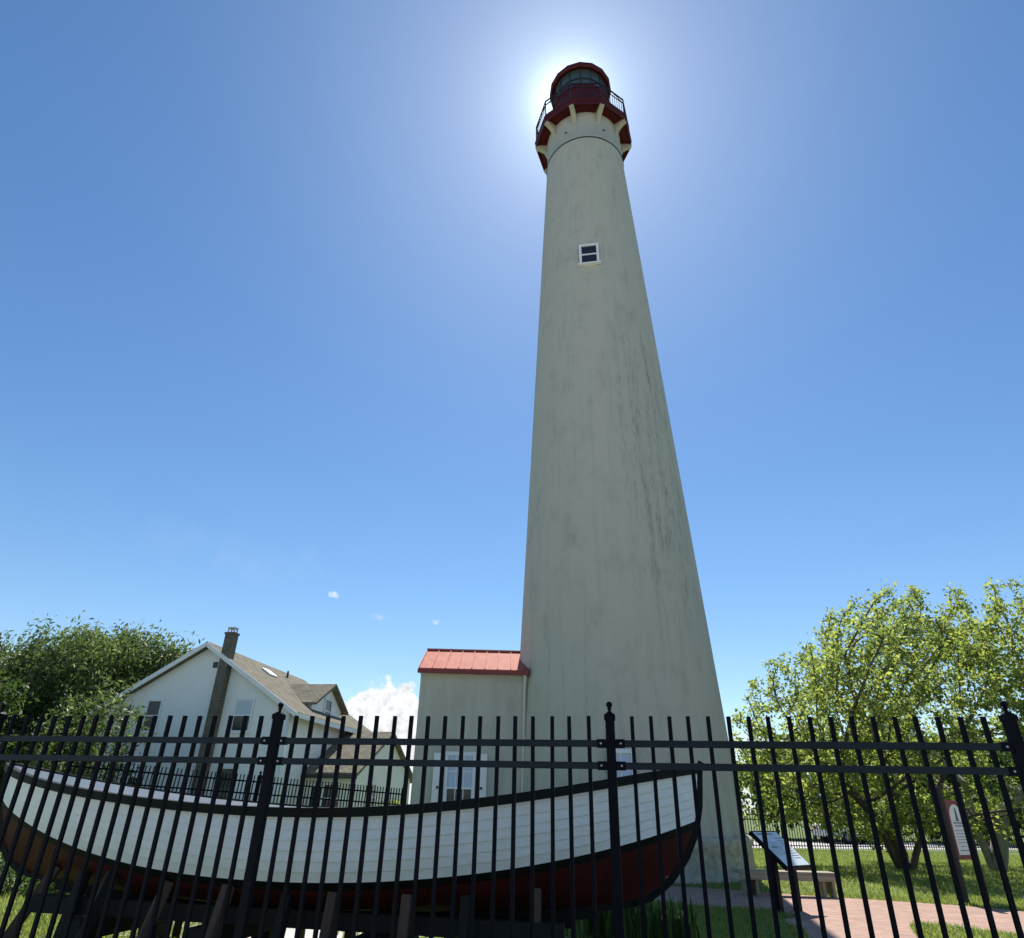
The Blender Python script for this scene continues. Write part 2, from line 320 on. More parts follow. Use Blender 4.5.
# grass blades on the lawn that can be seen
def blades(n, regions, m):
    P = []
    for (x0, x1, y0, y1, k) in regions: P.append(np.stack([rng.uniform(x0, x1, k), rng.uniform(y0, y1, k)], 1))
    P = np.concatenate(P)
    def inside(P, poly):
        c = np.zeros(len(P), bool); j = len(poly) - 1
        for i in range(len(poly)):
            xi, yi = poly[i]; xj, yj = poly[j]
            hit = ((yi > P[:, 1]) != (yj > P[:, 1])) & (P[:, 0] < (xj - xi) * (P[:, 1] - yi) / (yj - yi + 1e-9) + xi); c ^= hit; j = i
        return c
    keep = ~inside(P, PATH) & (np.hypot(P[:, 0] - 3.17, P[:, 1] - 19.6) > 3.2)
    P = P[keep]; k = len(P); a = rng.uniform(0, 2 * np.pi, k); h = rng.uniform(.03, .085, k); w = rng.uniform(.006, .014, k); ln = rng.normal(0, .03, (k, 2))
    V = np.zeros((k, 3, 3)); V[:, 0, 0] = P[:, 0] - np.cos(a) * w; V[:, 0, 1] = P[:, 1] - np.sin(a) * w
    V[:, 1, 0] = P[:, 0] + np.cos(a) * w; V[:, 1, 1] = P[:, 1] + np.sin(a) * w; V[:, 2, :2] = P + ln; V[:, 2, 2] = h
    return raw('grass', V.reshape(-1, 3), np.arange(3 * k).reshape(k, 3), m)
def raw(name, V, F, m, parent=None, smooth=False):
    me = bpy.data.meshes.new(name); V = np.ascontiguousarray(V, np.float32); F = np.ascontiguousarray(F, np.int32); k = F.shape[1]
    me.vertices.add(len(V)); me.vertices.foreach_set('co', V.ravel()); me.loops.add(F.size); me.loops.foreach_set('vertex_index', F.ravel())
    me.polygons.add(len(F)); me.polygons.foreach_set('loop_start', np.arange(0, F.size, k, dtype=np.int32)); me.polygons.foreach_set('loop_total', np.full(len(F), k, np.int32))
    me.update(calc_edges=True); me.validate(); me.materials.append(m)
    o = bpy.data.objects.new(name, me); COL.objects.link(o)
    if parent: o.parent = parent
    return o
tag(blades(0, ((2.2, 12, 9.2, 15, 60000), (3, 18, 14, 26, 50000), (5, 30, 25, 33, 60000), (-10.5, -5.5, 9, 13, 14000), (-2, 3, 9, 14, 9000), (-9, -3.5, 7.4, 10.2, 16000)), M['blade']), 'short mown grass blades of the lawn', 'grass', kind='stuff')

# ------------------------------------------------------------------ lighthouse
TX, TY = 3.235, 19.6
LH = thing('lighthouse', 'tall tapering cream lighthouse with dark red lantern and gallery on top', 'lighthouse', (TX, TY, 0))
LH.rotation_euler = (0, -0.0118, 0)
def r_at(z): return 3.03 - .0522 * (z - .9)
pr = [(r_at(z), z) for z in np.linspace(.8, 26.6, 28)] + [(r_at(26.62), 26.62), (r_at(26.7) + .02, 26.68), (r_at(26.7) + .02, 26.8), (1.665, 26.84), (1.655, 28.42)]
MB().lathe(pr, 96).obj('tower_shaft', M['tower'], LH)
MB().lathe([(3.2, -.1), (3.17, .0), (3.15, .62), (3.18, .66), (3.18, .80), (3.10, .86), (2.9, .88)], 96).obj('plinth', M['plinth'], LH)
MB().lathe([(1.70, 26.635), (1.718, 26.655), (1.718, 26.695), (1.70, 26.715)], 96).obj('band', M['black_iron'], LH)
NS = 10; FRONT = math.atan2(-TY, -TX)     # direction from the tower to the path below
PH0 = FRONT + math.pi / NS + rad(7)
DECK = 2.2
dk = MB(); dk.lathe([(1.6, 28.38), (DECK - .12, 28.38), (DECK - .02, 28.30), (DECK, 28.32), (DECK, 28.60), (DECK + .03, 28.62), (DECK + .03, 28.68), (1.2, 28.68)], NS, False, PH0).obj('gallery_deck', M['maroon'], LH)
for k in range(NS):
    a = PH0 + 2 * math.pi * k / NS
    ca, sa = math.cos(a), math.sin(a)
    b = MB(); fr = lambda r, z, d, ca=ca, sa=sa: (r * ca - d * sa, r * sa + d * ca, z)
    b.prism([(1.62, 28.372), (DECK - .03, 28.372), (DECK - .03, 28.24), (1.98, 28.16), (1.80, 28.02), (1.70, 27.72), (1.62, 27.62)], (-.1, .1), fr).obj('bracket', M['cream'], LH, .012)
MB().lathe([(1.34, 28.682), (1.34, 30.7), (1.42, 30.74), (1.42, 30.86), (1.25, 30.88)], 16, False, PH0).obj('watch_room', M['maroon'], LH)
MB().lathe([(1.27, 30.88), (1.27, 32.2)], 16, False, PH0).obj('lantern_glass', M['lens_glass'], LH)
lf = MB()
for k in range(16):
    a = PH0 + 2 * math.pi * k / 16; p = (1.285 * math.cos(a), 1.285 * math.sin(a))
    lf.bar((*p, 30.86), (*p, 32.2), .045, .045)
for z in (31.45,):
    for k in range(16):
        a, c = PH0 + 2 * math.pi * k / 16, PH0 + 2 * math.pi * (k + 1) / 16
        lf.bar((1.29 * math.cos(a), 1.29 * math.sin(a), z), (1.29 * math.cos(c), 1.29 * math.sin(c), z), .04, .05)
lf.obj('glazing_bars', M['black_iron'], LH)
MB().lathe([(1.2, 32.2), (1.42, 32.12), (1.49, 32.18), (1.49, 32.36), (1.34, 32.52), (.75, 33.1), (.28, 33.5), (.2, 33.52)], 16, False, PH0).obj('lantern_roof', M['maroon'], LH)
MB().lathe([(.12, 33.5), (.12, 33.62), (.26, 33.72), (.32, 33.88), (.26, 34.04), (.08, 34.16), (.03, 34.2), (.001, 34.25)], 20).obj('vent_ball', M['maroon'], LH)
rl = MB(); RR = DECK - .05
for k in range(NS):
    a, c = PH0 + 2 * math.pi * k / NS, PH0 + 2 * math.pi * (k + 1) / NS
    A = Vector((RR * math.cos(a), RR * math.sin(a), 0)); B = Vector((RR * math.cos(c), RR * math.sin(c), 0))
    rl.bar(A + Vector((0, 0, 28.68)), A + Vector((0, 0, 29.82)), .05, .05)
    for z, w in ((29.78, .05), (29.52, .03), (28.82, .035)): rl.bar(A + Vector((0, 0, z)), B + Vector((0, 0, z)), w, w)
    for j in range(1, 10):
        p = A.lerp(B, j / 10); rl.bar(p + Vector((0, 0, 28.82)), p + Vector((0, 0, 29.52 if j % 2 else 29.78)), .018, .018)
    mid = A.lerp(B, .5)
    rl.bar(A + Vector((0, 0, 29.52)), mid + Vector((0, 0, 29.78)), .02, .02); rl.bar(B + Vector((0, 0, 29.52)), mid + Vector((0, 0, 29.78)), .02, .02)
rl.obj('gallery_railing', M['rail_iron'], LH)
for da in (-25, 33):
    a = FRONT + rad(da); c = Vector((1.66 * math.cos(a), 1.66 * math.sin(a), 27.36))
    MB().tube([c - Vector((math.cos(a), math.sin(a), 0)) * .05, c + Vector((math.cos(a), math.sin(a), 0)) * .012], .055, 12).obj('vent_hole', M['black_iron'], LH)

def sash_window(name, parent, loc, rz, w, h, rows=2, cols=1, sill=True, depth=.06, trim=.09, blind_sky=False, label=None, proud=.0):
    """framed sash window in a local x-z plane, facing -y"""
    f = MB(); t = trim
    f.bbox(-w / 2, w / 2, -depth, proud, h - t, h); f.bbox(-w / 2, w / 2, -depth, proud, 0, t * .6)
    f.bbox(-w / 2, -w / 2 + t, -depth, proud, t * .6, h - t); f.bbox(w / 2 - t, w / 2, -depth, proud, t * .6, h - t)
    o = f.obj(name, M['white_trim'], parent, .006); o.location = loc; o.rotation_euler = (0, 0, rz)
    if label: o['label'] = label
    iw, z0, z1 = w - 2 * t, t * .6, h - t
    p = MB().bbox(-iw / 2, iw / 2, -.022, -.012, z0, z1); p.obj('pane', M['pane'], o)
    s = MB()
    for r in range(1, rows):
        z = z0 + (z1 - z0) * r / rows; hh = .028 if r * 2 == rows else .013; s.bbox(-iw / 2, iw / 2, -.05 if hh > .02 else -.036, -.023, z - hh, z + hh)
    for c in range(1, cols):
        x = -iw / 2 + iw * c / cols; s.bbox(x - .011, x + .011, -.034, -.0225, z0, z1)
    if s.F: s.obj('sash_bars', M['white_trim'], o)
    if blind_sky: MB().bbox(-iw / 2 + .005, iw / 2 - .005, -.0255, -.0225, (z0 + z1) / 2 + .03, z1).obj('blind_sky', M['blind_sky'], o)
    if sill: MB().bbox(-w / 2 - .06, w / 2 + .06, -depth - .06, proud, -.055, -.002).obj('sill', M['white_trim'], o)
    return o
def on_tower(px_ratio_deg, z, off=.0):
    a = FRONT + rad(px_ratio_deg); r = r_at(z) + off
    return (r * math.cos(a), r * math.sin(a), z), a + math.pi / 2
loc, rz = on_tower(-.8, 19.02, .0); sash_window('window', LH, loc, rz, .72, .96, 2, 1, trim=.088, depth=.07, proud=-.0)
loc, rz = on_tower(0.2, 1.25, .02); sash_window('window', LH, loc, rz, .66, 1.42, 2, 2, trim=.1, depth=.06, blind_sky=True)

# annex at the foot of the tower
AX = thing('annex_building', 'small cream annex with red metal roof against the lighthouse foot', 'building', (-2.36, 18.5, 0))
aw, ad, ah = 2.96, 3.0, 4.70
w = MB(); w.bbox(0, aw, 0, ad, -.1, ah); w.prism([(0, ah), (0 + ad, ah), (ad / 2, ah + .72)], (0.0, aw), lambda a, b, d: (d, a, b)); w.obj('wall', M['tower_annex'] if 'tower_annex' in M else mat('annex_paint', (.40, .385, .325), .85, col2=(.54, .52, .44), vscale=1.6, stretch=(1.6, 1, .35), bump=.6, bscale=9), AX)
MB().bbox(-.015, aw, -.025, 0, ah - .14, ah - .02).obj('cornice', M['pipe'], AX)
rf = MB(); sl_ = .74 / 1.5
def slope(y): return ah + .02 + y * sl_ + .03
rf.prism([(-.16, slope(-.16)), (ad / 2, slope(ad / 2)), (ad + .16, slope(-.16)), (ad + .16, slope(-.16) + .05), (ad / 2, slope(ad / 2) + .05), (-.16, slope(-.16) + .05)], (-.06, 2.88), lambda a, b, d: (d, a, b))
for i in range(9):
    x = -.05 + i * .36
    if x > 2.87: break
    rf.bar((x, -.165, slope(-.165) + .06), (x, ad / 2, slope(ad / 2) + .06), .022, .045)
rf.bar((-.06, ad / 2, slope(ad / 2) + .07), (2.88, ad / 2, slope(ad / 2) + .07), .12, .05)
rf.obj('roof', M['annex_roof'], AX)
MB().bbox(-.07, 2.885, -.25, -.163, slope(-.16) - .09, slope(-.16) + .012).bbox(2.887, 2.95, -.26, .35, slope(-.16) - .10, slope(-.16) + .10).obj('gutter', M['annex_edge'], AX)
MB().tube([(2.86, -.2, slope(-.16) - .08), (2.86, -.07, slope(-.16) - .3), (2.84, -.06, 2.0), (2.81, -.06, .2)], .045, 10).obj('downspout', M['pipe'], AX)
wo = sash_window('window', AX, (1.22, 0, .98), 0, .80, 1.66, 4, 3, trim=.09, depth=.05, blind_sky=True)
for sx, ang in ((-1, 0), (1, 0)):
    sh = MB(); w_ = .27; x0 = .42 if sx > 0 else -.42 - w_
    sh.bbox(x0, x0 + w_, -.075, -.035, .02, 1.62)
    for z in (.12, .85): sh.bbox(x0 + .05, x0 + w_ - .05, -.082, -.0755, z, z + .62)
    so_ = sh.obj('shutter', M['white'], AX, .004); so_.location = (1.22, 0, .98)
    MB().bbox(x0 + w_ / 2 - .03, x0 + w_ / 2 + .03, -.095, -.083, .78, .84).obj('shutter_catch', M['black_iron'], so_)

# ------------------------------------------------------------------ white house
HX = thing('white_house', 'white clapboard house with tall brick chimney on its gable and a dormer', 'house', (-12.53, 28, 0), -.17)
GW, PK, EV, DP = 4.05, 7.1, 4.62, 8.6
w = MB(); w.prism([(-GW, -.1), (GW, -.1), (GW, EV), (0, PK), (-GW, EV)], (0, DP)); w.obj('wall', M['siding'], HX)
ks = (PK - EV) / GW
rf = MB(); ov = .45
def roof_slab(mb, hw, pk, k, ov, y0, y1, th=.16, x_c=0, fr=None):
    e = hw + ov; ze = pk - k * e
    mb.prism([(x_c - e, ze + .02), (x_c, pk + .02), (x_c + e, ze + .02), (x_c + e, ze + th), (x_c, pk + th + .02), (x_c - e, ze + th)], (y0, y1), fr)
roof_slab(rf, GW, PK, ks, ov, -.32, DP + .3); ro = rf.obj('roof', M['shingle'], HX)
tr = MB(); e = GW + ov
for s_ in (-1, 1): tr.bar((s_ * e, -.345, PK - ks * e + .05), (0, -.345, PK + .06), .045, .17)
for s_ in (-1, 1): tr.bar((s_ * e, -.3, PK - ks * e + .05), (s_ * e, DP + .3, PK - ks * e + .05), .04, .18)
tr.obj('rake_board', M['white_trim'], HX)
ch = MB(); ch.bbox(.76, 1.16, -.36, -.002, -.1, 7.62).obj('chimney', M['chimney'], HX)
co = HX.children[-1]
MB().bbox(.73, 1.19, -.39, .03, 7.56, 7.64).obj('chimney_crown', M['chimney'], co)
cc = MB(); cc.bbox(.8, 1.12, -.32, -.04, 7.80, 7.86)
for x in (.83, 1.09):
    for y in (-.29, -.07): cc.bbox(x - .02, x + .02, y - .02, y + .02, 7.66, 7.8)
cc.obj('chimney_cap', M['cap'], co)
MB().bbox(.3, .5, -.03, -.002, 6.25, 6.48).obj('gable_vent', M['black_iron'], HX)
for u_, z_, w_ in ((-1.9, 3.75, .72), (2.08, 3.78, .86), (-1.9, .9, .8)):
    sash_window('window', HX, (u_, -.002, z_), 0, w_, 1.26, 2, 1, trim=.09, depth=.05, blind_sky=u_ > 0)
dr = MB().bbox(1.5, 2.35, -.06, -.002, .35, 2.62).obj('door', M['white_trim'], HX); MB().bbox(1.68, 2.17, -.068, -.0605, 1.35, 2.45).obj('pane', mat('door_glass', (.05, .07, .06), .08), dr)
MB().bbox(2.2, 2.26, -.10, -.0605, 1.15, 1.25).obj('handle', M['rim'], dr)
MB().bbox(1.3, 2.6, -1.0, -.002, -.05, .3).bbox(1.35, 2.55, -1.35, -1.002, -.05, .15).obj('step', M['concrete'], HX)
sk = MB(); c = Vector((1.2, 3.0, PK - ks * 1.2 + .22)); rotm = Matrix.Rotation(math.atan(ks), 3, 'Y'); sk.box(c, (.55, .7, .09), rot=rotm); sko = sk.obj('skylight', M['white_trim'], ro)
MB().tube([(.75, 5.6, PK - ks * .75), (.75, 5.6, PK - ks * .75 + .5)], .05, 8).obj('vent_pipe', M['black_iron'], ro)
MB().tube([(GW + .06, -.06, EV - .15), (GW + .06, -.06, .1)], .045, 8).obj('downspout', M['white_trim'], HX)
# dormer facing the right-hand side
dm = MB(); Dz, Dr, v0, v1, ux = 5.22, 6.12, 2.5, 5.7, 3.75
dm.prism([(v0, 4.5), (v1, 4.5), (v1, Dz), ((v0 + v1) / 2, Dr), (v0, Dz)], (1.0, ux), lambda a, b, d: (d, a, b)); dmo = dm.obj('dormer', M['siding'], HX)
dk_ = MB(); roof_slab(dk_, (v1 - v0) / 2, Dr, (Dr - Dz) / ((v1 - v0) / 2), .22, .6, ux + .3, .12, (v0 + v1) / 2, lambda a, b, d: (d, a, b)); dk_.obj('dormer_roof', M['shingle'], dmo)
sash_window('dormer_window', dmo, (ux + .002, (v0 + v1) / 2, 4.55), math.pi / 2, .8, 1.05, 2, 1, trim=.08)
# low wing on the right
wg = MB(); u1, a0, a1, am, we, wr = 6.2, 2.2, 9.8, 6.0, 2.45, 4.25
wg.prism([(a0, -.1), (a1, -.1), (a1, we), (am, wr), (a0, we)], (GW - .5, u1), lambda a, b, d: (d, a, b)); wgo = wg.obj('side_wing', M['cream_siding'], HX)
wf = MB(); roof_slab(wf, (a1 - a0) / 2, wr, (wr - we) / ((a1 - a0) / 2), .25, GW + .01, u1 + .22, .14, am, lambda a, b, d: (d, a, b)); wf.obj('wing_roof', M['shingle'], wgo)
MB().bbox(GW + .01, u1 + .22, a0 - .36, a0 - .26, we - .2, we - .06).obj('wing_gutter', M['black_iron'], wgo)
sash_window('wing_window', wgo, (5.3, a0 - .002, 1.0), 0, .8, 1.1, 2, 1, trim=.08)
wd = MB().bbox(4.35, 5.0, a0 - .06, a0 - .002, .1, 2.1).obj('wing_door', M['white_trim'], wgo); MB().bbox(4.46, 4.9, a0 - .068, a0 - .0605, 1.1, 1.95).obj('pane', M['pane'], wd)
sash_window('wing_window', wgo, (u1 + .002, 4.4, 1.1), math.pi / 2, .8, 1.1, 2, 1, trim=.08)

# ------------------------------------------------------------------ iron fences
FA = -.191; FD = 4.361
def post_meshes(h, s=.054):
    p = MB(); p.bbox(-s / 2, s / 2, -s / 2, s / 2, 0, h)
    c = MB(); e = s / 2 + .006; c.bbox(-e, e, -e, e, h - .028, h + .004); c.lathe([(e * 1.2, h + .004), (s * .42, h + .016), (.012, h + .02)], 4, False, math.pi / 4, cap=True)
    f = MB(); f.lathe([(.011, h + .018), (.009, h + .034), (.016, h + .04), (.011, h + .044)] + [(.019 * math.sin(t), h + .062 - .019 * math.cos(t)) for t in np.linspace(.55, math.pi - .01, 10)], 20)
    return p.mesh('post', M['fence']), c.mesh('post_cap', M['fence']), f.mesh('finial', M['fence'])
ZC = EYE
TOP, R1, R2 = ZC + .510, ZC + .355, ZC + .233
PM, CM, FM = post_meshes(TOP + .006)
def near_post(t):
    o = inst('post', PM, NF, (t, 0, 0)); inst('post_cap', CM, o); inst('finial', FM, o); return o
NF = thing('metal_fence', 'black metal picket fence with ball finials right in front of the camera', 'fence', (0, FD, 0), FA)
PK_M = MB().bbox(-.0112, .0112, -.0112, .0112, .07, TOP).mesh('picket', M['fence'])
POSTS = [-5.95, -3.75, -1.55, .6506, 2.851, 5.05]
for t in POSTS: near_post(t)
bolt_m = MB().lathe([(.0001, 0.004), (.006, .003), (.007, 0), (.007, -.004)], 10).mesh('bolt', M['rim'])
for i in range(5):
    a_, b_ = POSTS[i], POSTS[i + 1]
    for k in range(18):
        pk_ = inst('picket', PK_M, NF, (a_ + .1286 + .1143 * k, 0, random.uniform(-.0015, .0015))); pk_.rotation_euler = (random.gauss(0, .0012), random.gauss(0, .0014), random.gauss(0, .03))
    for z in (R1, R2, .17):
        r_ = MB(); x0, x1 = a_ + .029, b_ - .029
        r_.bbox(x0, x1, -.0185, -.0145, z - .0185, z + .0185); r_.bbox(x0, x1, .0145, .0185, z - .0185, z + .0185); r_.bbox(x0, x1, -.0145, .0145, z + .0145, z + .0185)
        ro_ = r_.obj('rail', M['fence_rail'], NF)
        for x, s_ in ((a_ + .0275, 1), (b_ - .0275, -1)):
            xa, xb = sorted((x, x + s_ * .055))
            bk = MB().bbox(xa, xb, -.0235, .0235, z - .0235, z + .0235).obj('bracket', M['fence'], ro_)
            bo = inst('bolt', bolt_m, bk, (x + s_ * .032, -.0236, z)); bo.rotation_euler = (rad(90), 0, 0)

def far_fence(name, label, A, B, h, spacing=.115, seg=2.3, group=None, d=.02, post=.06, rails=(.93, .80, .12), zoff=0):
    A, B = Vector((*A, 0)), Vector((*B, 0)); L = (B - A).length; rz = math.atan2(B.y - A.y, B.x - A.x)
    o = thing(name, label, 'fence', A, rz, group)
    n = max(1, round(L / seg)); sg = L / n
    for i in range(n):
        x0, x1 = i * sg, (i + 1) * sg; p = MB(); k = int(sg / spacing)
        for j in range(k):
            x = x0 + (j + .5) * sg / k; p.bbox(x - d / 2, x + d / 2, -d / 2, d / 2, .06, h)
        for f_ in rails: p.bbox(x0, x1, -.02, .02, h * f_ - .02, h * f_ + .016)
        p.obj('fence_panel', M['fence'], o)
    for i in range(n + 1): p_ = inst('post', FPM, o, (i * sg, 0, 0)); p_.scale.z = h / 1.76
    return o
fp = MB(); fp.bbox(-.035, .035, -.035, .035, 0, 1.78); fp.lathe([(.012, 1.78)] + [(.035 * math.sin(t), 1.82 - .035 * math.cos(t)) for t in np.linspace(.4, math.pi - .01, 8)], 10)
FPM = fp.mesh('post', M['fence'])
yf = far_fence('yard_fence', 'black picket fence behind the boat in front of the white house', (-9.9, 16.2), (-3.05, 21.6), 2.14, .088, 2.2, None, .024)
yf.rotation_euler.y = rad(2.2)
# ------------------------------------------------------------------ boat
BA = FA; nvec = Vector((-math.sin(BA), math.cos(BA), 0)); BC = 7.2
BT = thing('surf_boat', 'long double ended wooden boat, white topsides over dark red bottom, on a cradle', 'boat', nvec * BC, BA)
ST = np.array([(-1.0, 1.70), (-.963, 1.672), (-.867, 1.604), (-.628, 1.471), (-.41, 1.384), (-.043, 1.329), (.083, 1.324), (.32, 1.36), (.631, 1.515), (.791, 1.63), (.978, 1.76), (1.0, 1.78)])
WT = np.array([(-1.0, 1.32), (-.883, 1.2), (-.836, 1.132), (-.709, 1.008), (-.543, .885), (-.444, .843), (-.333, .799), (-.079, .757), (.018, .756), (.191, .76), (.359, .795), (.492, .846), (.629, .925), (.752, 1.024), (.853, 1.138), (.975, 1.273), (1.0, 1.30)])
ps = np.polyfit(ST[:, 0], ST[:, 1], 5); pw = np.polyfit(WT[:, 0], WT[:, 1], 5)
vR = np.array([0, .03, .08, .18, .35, .53, .72, 1.0]); sR = np.array([-.50, -.22, -.02, .16, .335, .445, .50, .535])
vL = np.array([0, .03, .08, .15, .30, .6, 1.0]); sL = np.array([-6.15, -6.5, -6.72, -6.89, -7.05, -7.21, -7.31])
GM = (np.array([0, .05, .12, .22, .36, .5, .7, 1.0]), np.array([0.02, .36, .60, .79, .91, .965, .99, 1.0]))
def zs(t): return np.polyval(ps, t)
def zk(t): return .45 + .13 * abs(t) ** 2
def vw(t): return float((np.polyval(pw, t) - zk(t)) / (zs(t) - zk(t)))
def hull(t, v, inset=0):
    c0, c1 = np.interp(v, vL, sL), np.interp(v, vR, sR)
    s = (c0 + c1) / 2 + (c1 - c0) / 2 * t
    b = .95 * (max(0, 1 - abs(t) ** 2.4)) ** .8
    g_ = np.interp(v, *GM); e_ = v ** .8; wgt = abs(t) ** 2.2
    y = max(.022, b * (g_ * (1 - wgt) + e_ * wgt) + inset)
    return s, y, zk(t) + (zs(t) - zk(t)) * v
TT = np.sin(np.linspace(-1, 1, 61) * math.pi / 2) * .6 + np.linspace(-1, 1, 61) * .4
def band(va, vb, rows, off=0, offb=None, sides=(-1, 1), shrink=0):
    mb = MB(); offb = off if offb is None else offb
    for sd in sides:
        V = []; nr = rows + 1
        for t in TT * (1 - shrink):
            a_, b_ = va(t), vb(t)
            for i in range(nr):
                f_ = i / rows; s, y, z = hull(t, a_ + (b_ - a_) * f_, off + (offb - off) * f_); V.append((s, sd * y, z))
        mb.add(V, [(j * nr + i, (j + 1) * nr + i, (j + 1) * nr + i + 1, j * nr + i + 1) for j in range(len(TT) - 1) for i in range(rows)], True)
    return mb
STR = .07
def v_str(t): return vw(t) - STR / (zs(t) - zk(t))
tops = MB(); NSK = 7
for k in range(NSK):
    fa = lambda t, k=k: vw(t) + (1 - vw(t)) * k / NSK; fb = lambda t, k=k: vw(t) + (1 - vw(t)) * (k + 1) / NSK
    q = band(fa, fb, 1, .015, 0.0); tops.add(q.V, q.F, True)
    q = band(fa, lambda t, k=k: vw(t) + (1 - vw(t)) * k / NSK + 1e-4, 1, .0, .015); tops.add(q.V, q.F, False)
seam_shade = MB()
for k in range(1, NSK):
    q = band(lambda t, k=k: vw(t) + (1 - vw(t)) * k / NSK - .008, lambda t, k=k: vw(t) + (1 - vw(t)) * k / NSK - .0005, 1, .002); seam_shade.add(q.V, q.F, True)
seam_shade.obj('plank_seam_shade', M['seam_shade'], BT)
tops.obj('topside_planking', M['boat_white'], BT)
band(lambda t: 0, v_str, 14, 0).obj('bottom_planking', M['boat_red'], BT)
band(v_str, vw, 2, .012).obj('waterline_stripe', M['boat_dark'], BT)
ins = band(lambda t: .12, lambda t: .995, 8, -.035, shrink=.012)
fl = MB(); FV = []
for t in TT * .95:
    s, y, z = hull(t, .16, -.04); FV += [(s, -y, z), (s, y, z)]
fl.add(FV, [(2 * j, 2 * j + 2, 2 * j + 3, 2 * j + 1) for j in range(len(TT) - 1)])
ins.add(fl.V, fl.F); ins.obj('inner_lining', M['boat_in'], BT)
gn = MB()
for sd in (-1, 1):
    V = []
    for t in TT:
        s, y, z = hull(t, 1.0); yi = max(.0, y - .03)
        V += [(s, sd * (y + .045), z - .062), (s, sd * (y + .05), z + .012), (s, sd * yi, z + .016), (s, sd * yi, z - .06), (s, sd * (y + .012), z - .066)]
    gn.add(V, [(5 * j + i, 5 * j + (i + 1) % 5, 5 * (j + 1) + (i + 1) % 5, 5 * (j + 1) + i) for j in range(len(TT) - 1) for i in range(5)], False)
gn.obj('gunwale', M['boat_dark'], BT)
for side_, vv, ss, top in ((1, vR, sR, .035), (-1, vL, sL, .03)):
    pts = []
    for v_ in np.linspace(0, 1, 26):
        pts.append(Vector((np.interp(v_, vv, ss) + .015 * side_, 0, zk(1) + (zs(side_) - zk(1)) * v_)))
    pts.append(pts[-1] + Vector((.02 * side_, 0, top)))
    sm = MB()
    for a_, b_ in zip(pts, pts[1:]): sm.bar(a_, b_ + (b_ - a_) * .12, .058, .058)
    sm.obj('stem', M['boat_dark'], BT)
kl = MB(); kp = [Vector((-6.2 + (5.72) * f_, 0, zk(-1 + 2 * f_) - .03)) for f_ in np.linspace(0, 1, 24)]
for a_, b_ in zip(kp, kp[1:]): kl.bar(a_, b_, .07, .1)
kl.obj('keel', M['boat_dark'], BT)
for t in (-.55, -.2, .15, .5):
    s, y, z = hull(t, .78, -.03); MB().bbox(s - .12, s + .12, -y, y, z - .02, z + .02).obj('thwart', M['boat_in'], BT)
# cradle under the boat
CR = thing('boat_cradle', 'dark timber cradle of posts and beams that carries the wooden boat', 'cradle', nvec * BC, BA)
for y in (-.42, .42): MB().bbox(-6.05, -.75, y - .08, y + .08, .36, .50).obj('bearer', M['timber_dark'], CR, .008)
for x in (-5.3, -4.0, -2.45, -1.0):
    MB().bbox(x - .1, x + .1, -.75, .75, .19, .358).bbox(x - .1, x + .1, -.62, -.4, 0, .189).bbox(x - .1, x + .1, .4, .62, 0, .189).obj('cross_beam', M['timber_dark'], CR, .008)
def hull_y_at(s, z):
    best = .4
    for t in np.linspace(-.98, .98, 80):
        for v in np.linspace(0, .8, 30):
            a_, y, zz = hull(t, v)
            if abs(a_ - s) < .06 and abs(zz - z) < .03: best = y
    return best
for x, tilt, m_, zt in ((-6.0, -.28, 'timber', .70), (-5.1, -.1, 'timber_dark', .70), (-4.4, -.12, 'timber', .66), (-3.75, -.05, 'timber', .66), (-2.75, .0, 'timber', .64), (-2.1, .02, 'timber', .64), (-1.0, .0, 'timber', .70), (-5.5, .0, 'timber_dark', .68), (-3.2, 0, 'timber_dark', .6), (-1.6, .0, 'timber_dark', .64)):
    yb = hull_y_at(x, zt)
    for sd in (-1, 1):
        MB().bar((x + tilt, sd * (yb + .17), 0), (x, sd * (yb + .03), zt + .04), .085, .09).obj('prop', M[m_], CR, .006)
for x in (-5.3, -4.0, -2.45, -1.0): MB().bbox(x - .1, x + .1, -.2, .2, .3585, .40).obj('keel_block', M['timber_dark'], CR)

# ------------------------------------------------------------------ bench, panel, sign
BN = thing('wooden_bench', 'low backless wooden bench on the lawn beside the lighthouse', 'bench', (5.45, 14.65, 0), rad(-1))
sb = MB()
for i in range(2): sb.bbox(-.92, .92, -.2 + i * .205, -.005 + i * .205, .36, .415)
sb.obj('seat', M['bench'], BN, .006)
MB().bbox(-.9, .9, -.215, -.2005, .27, .36).obj('apron', M['bench'], BN)
for x in (-.78, .66):
    for xx in (0, .18): MB().bbox(x + xx - .026, x + xx + .026, -.16, .16, 0, .358).obj('leg', M['bench'], BN)

IP = thing('info_panel', 'tilted white information panel in black frame on two posts beside the brick path', 'information panel', (4.56, 12.3, 0), math.atan2(.62, .78))
T_ = rad(40); Rm = Matrix.Rotation(T_, 3, 'X'); cz = .86
pf = MB().box((0, 0, cz), (.76, .76, .06), rot=Rm).obj('frame', M['fence'], IP, .006)
MB().box(Vector((0, 0, cz)) + Rm @ Vector((0, 0, .0335)), (.69, .69, .006), rot=Rm).obj('face', M['panel_face'], IP)
def on_panel(x, y, w_, h_, m_, lift=.0385):
    return MB().box(Vector((0, 0, cz)) + Rm @ Vector((x, y, lift)), (w_, h_, .003), rot=Rm), m_
art, _ = on_panel(-.14, .0, .34, .28, 0); art.obj('picture', M['panel_photo'], IP)
tx = MB()
for i in range(9):
    q, _ = on_panel(.2, .2 - i * .05, .24 - (i % 3) * .03, .012, 0); tx.add(q.V, q.F)
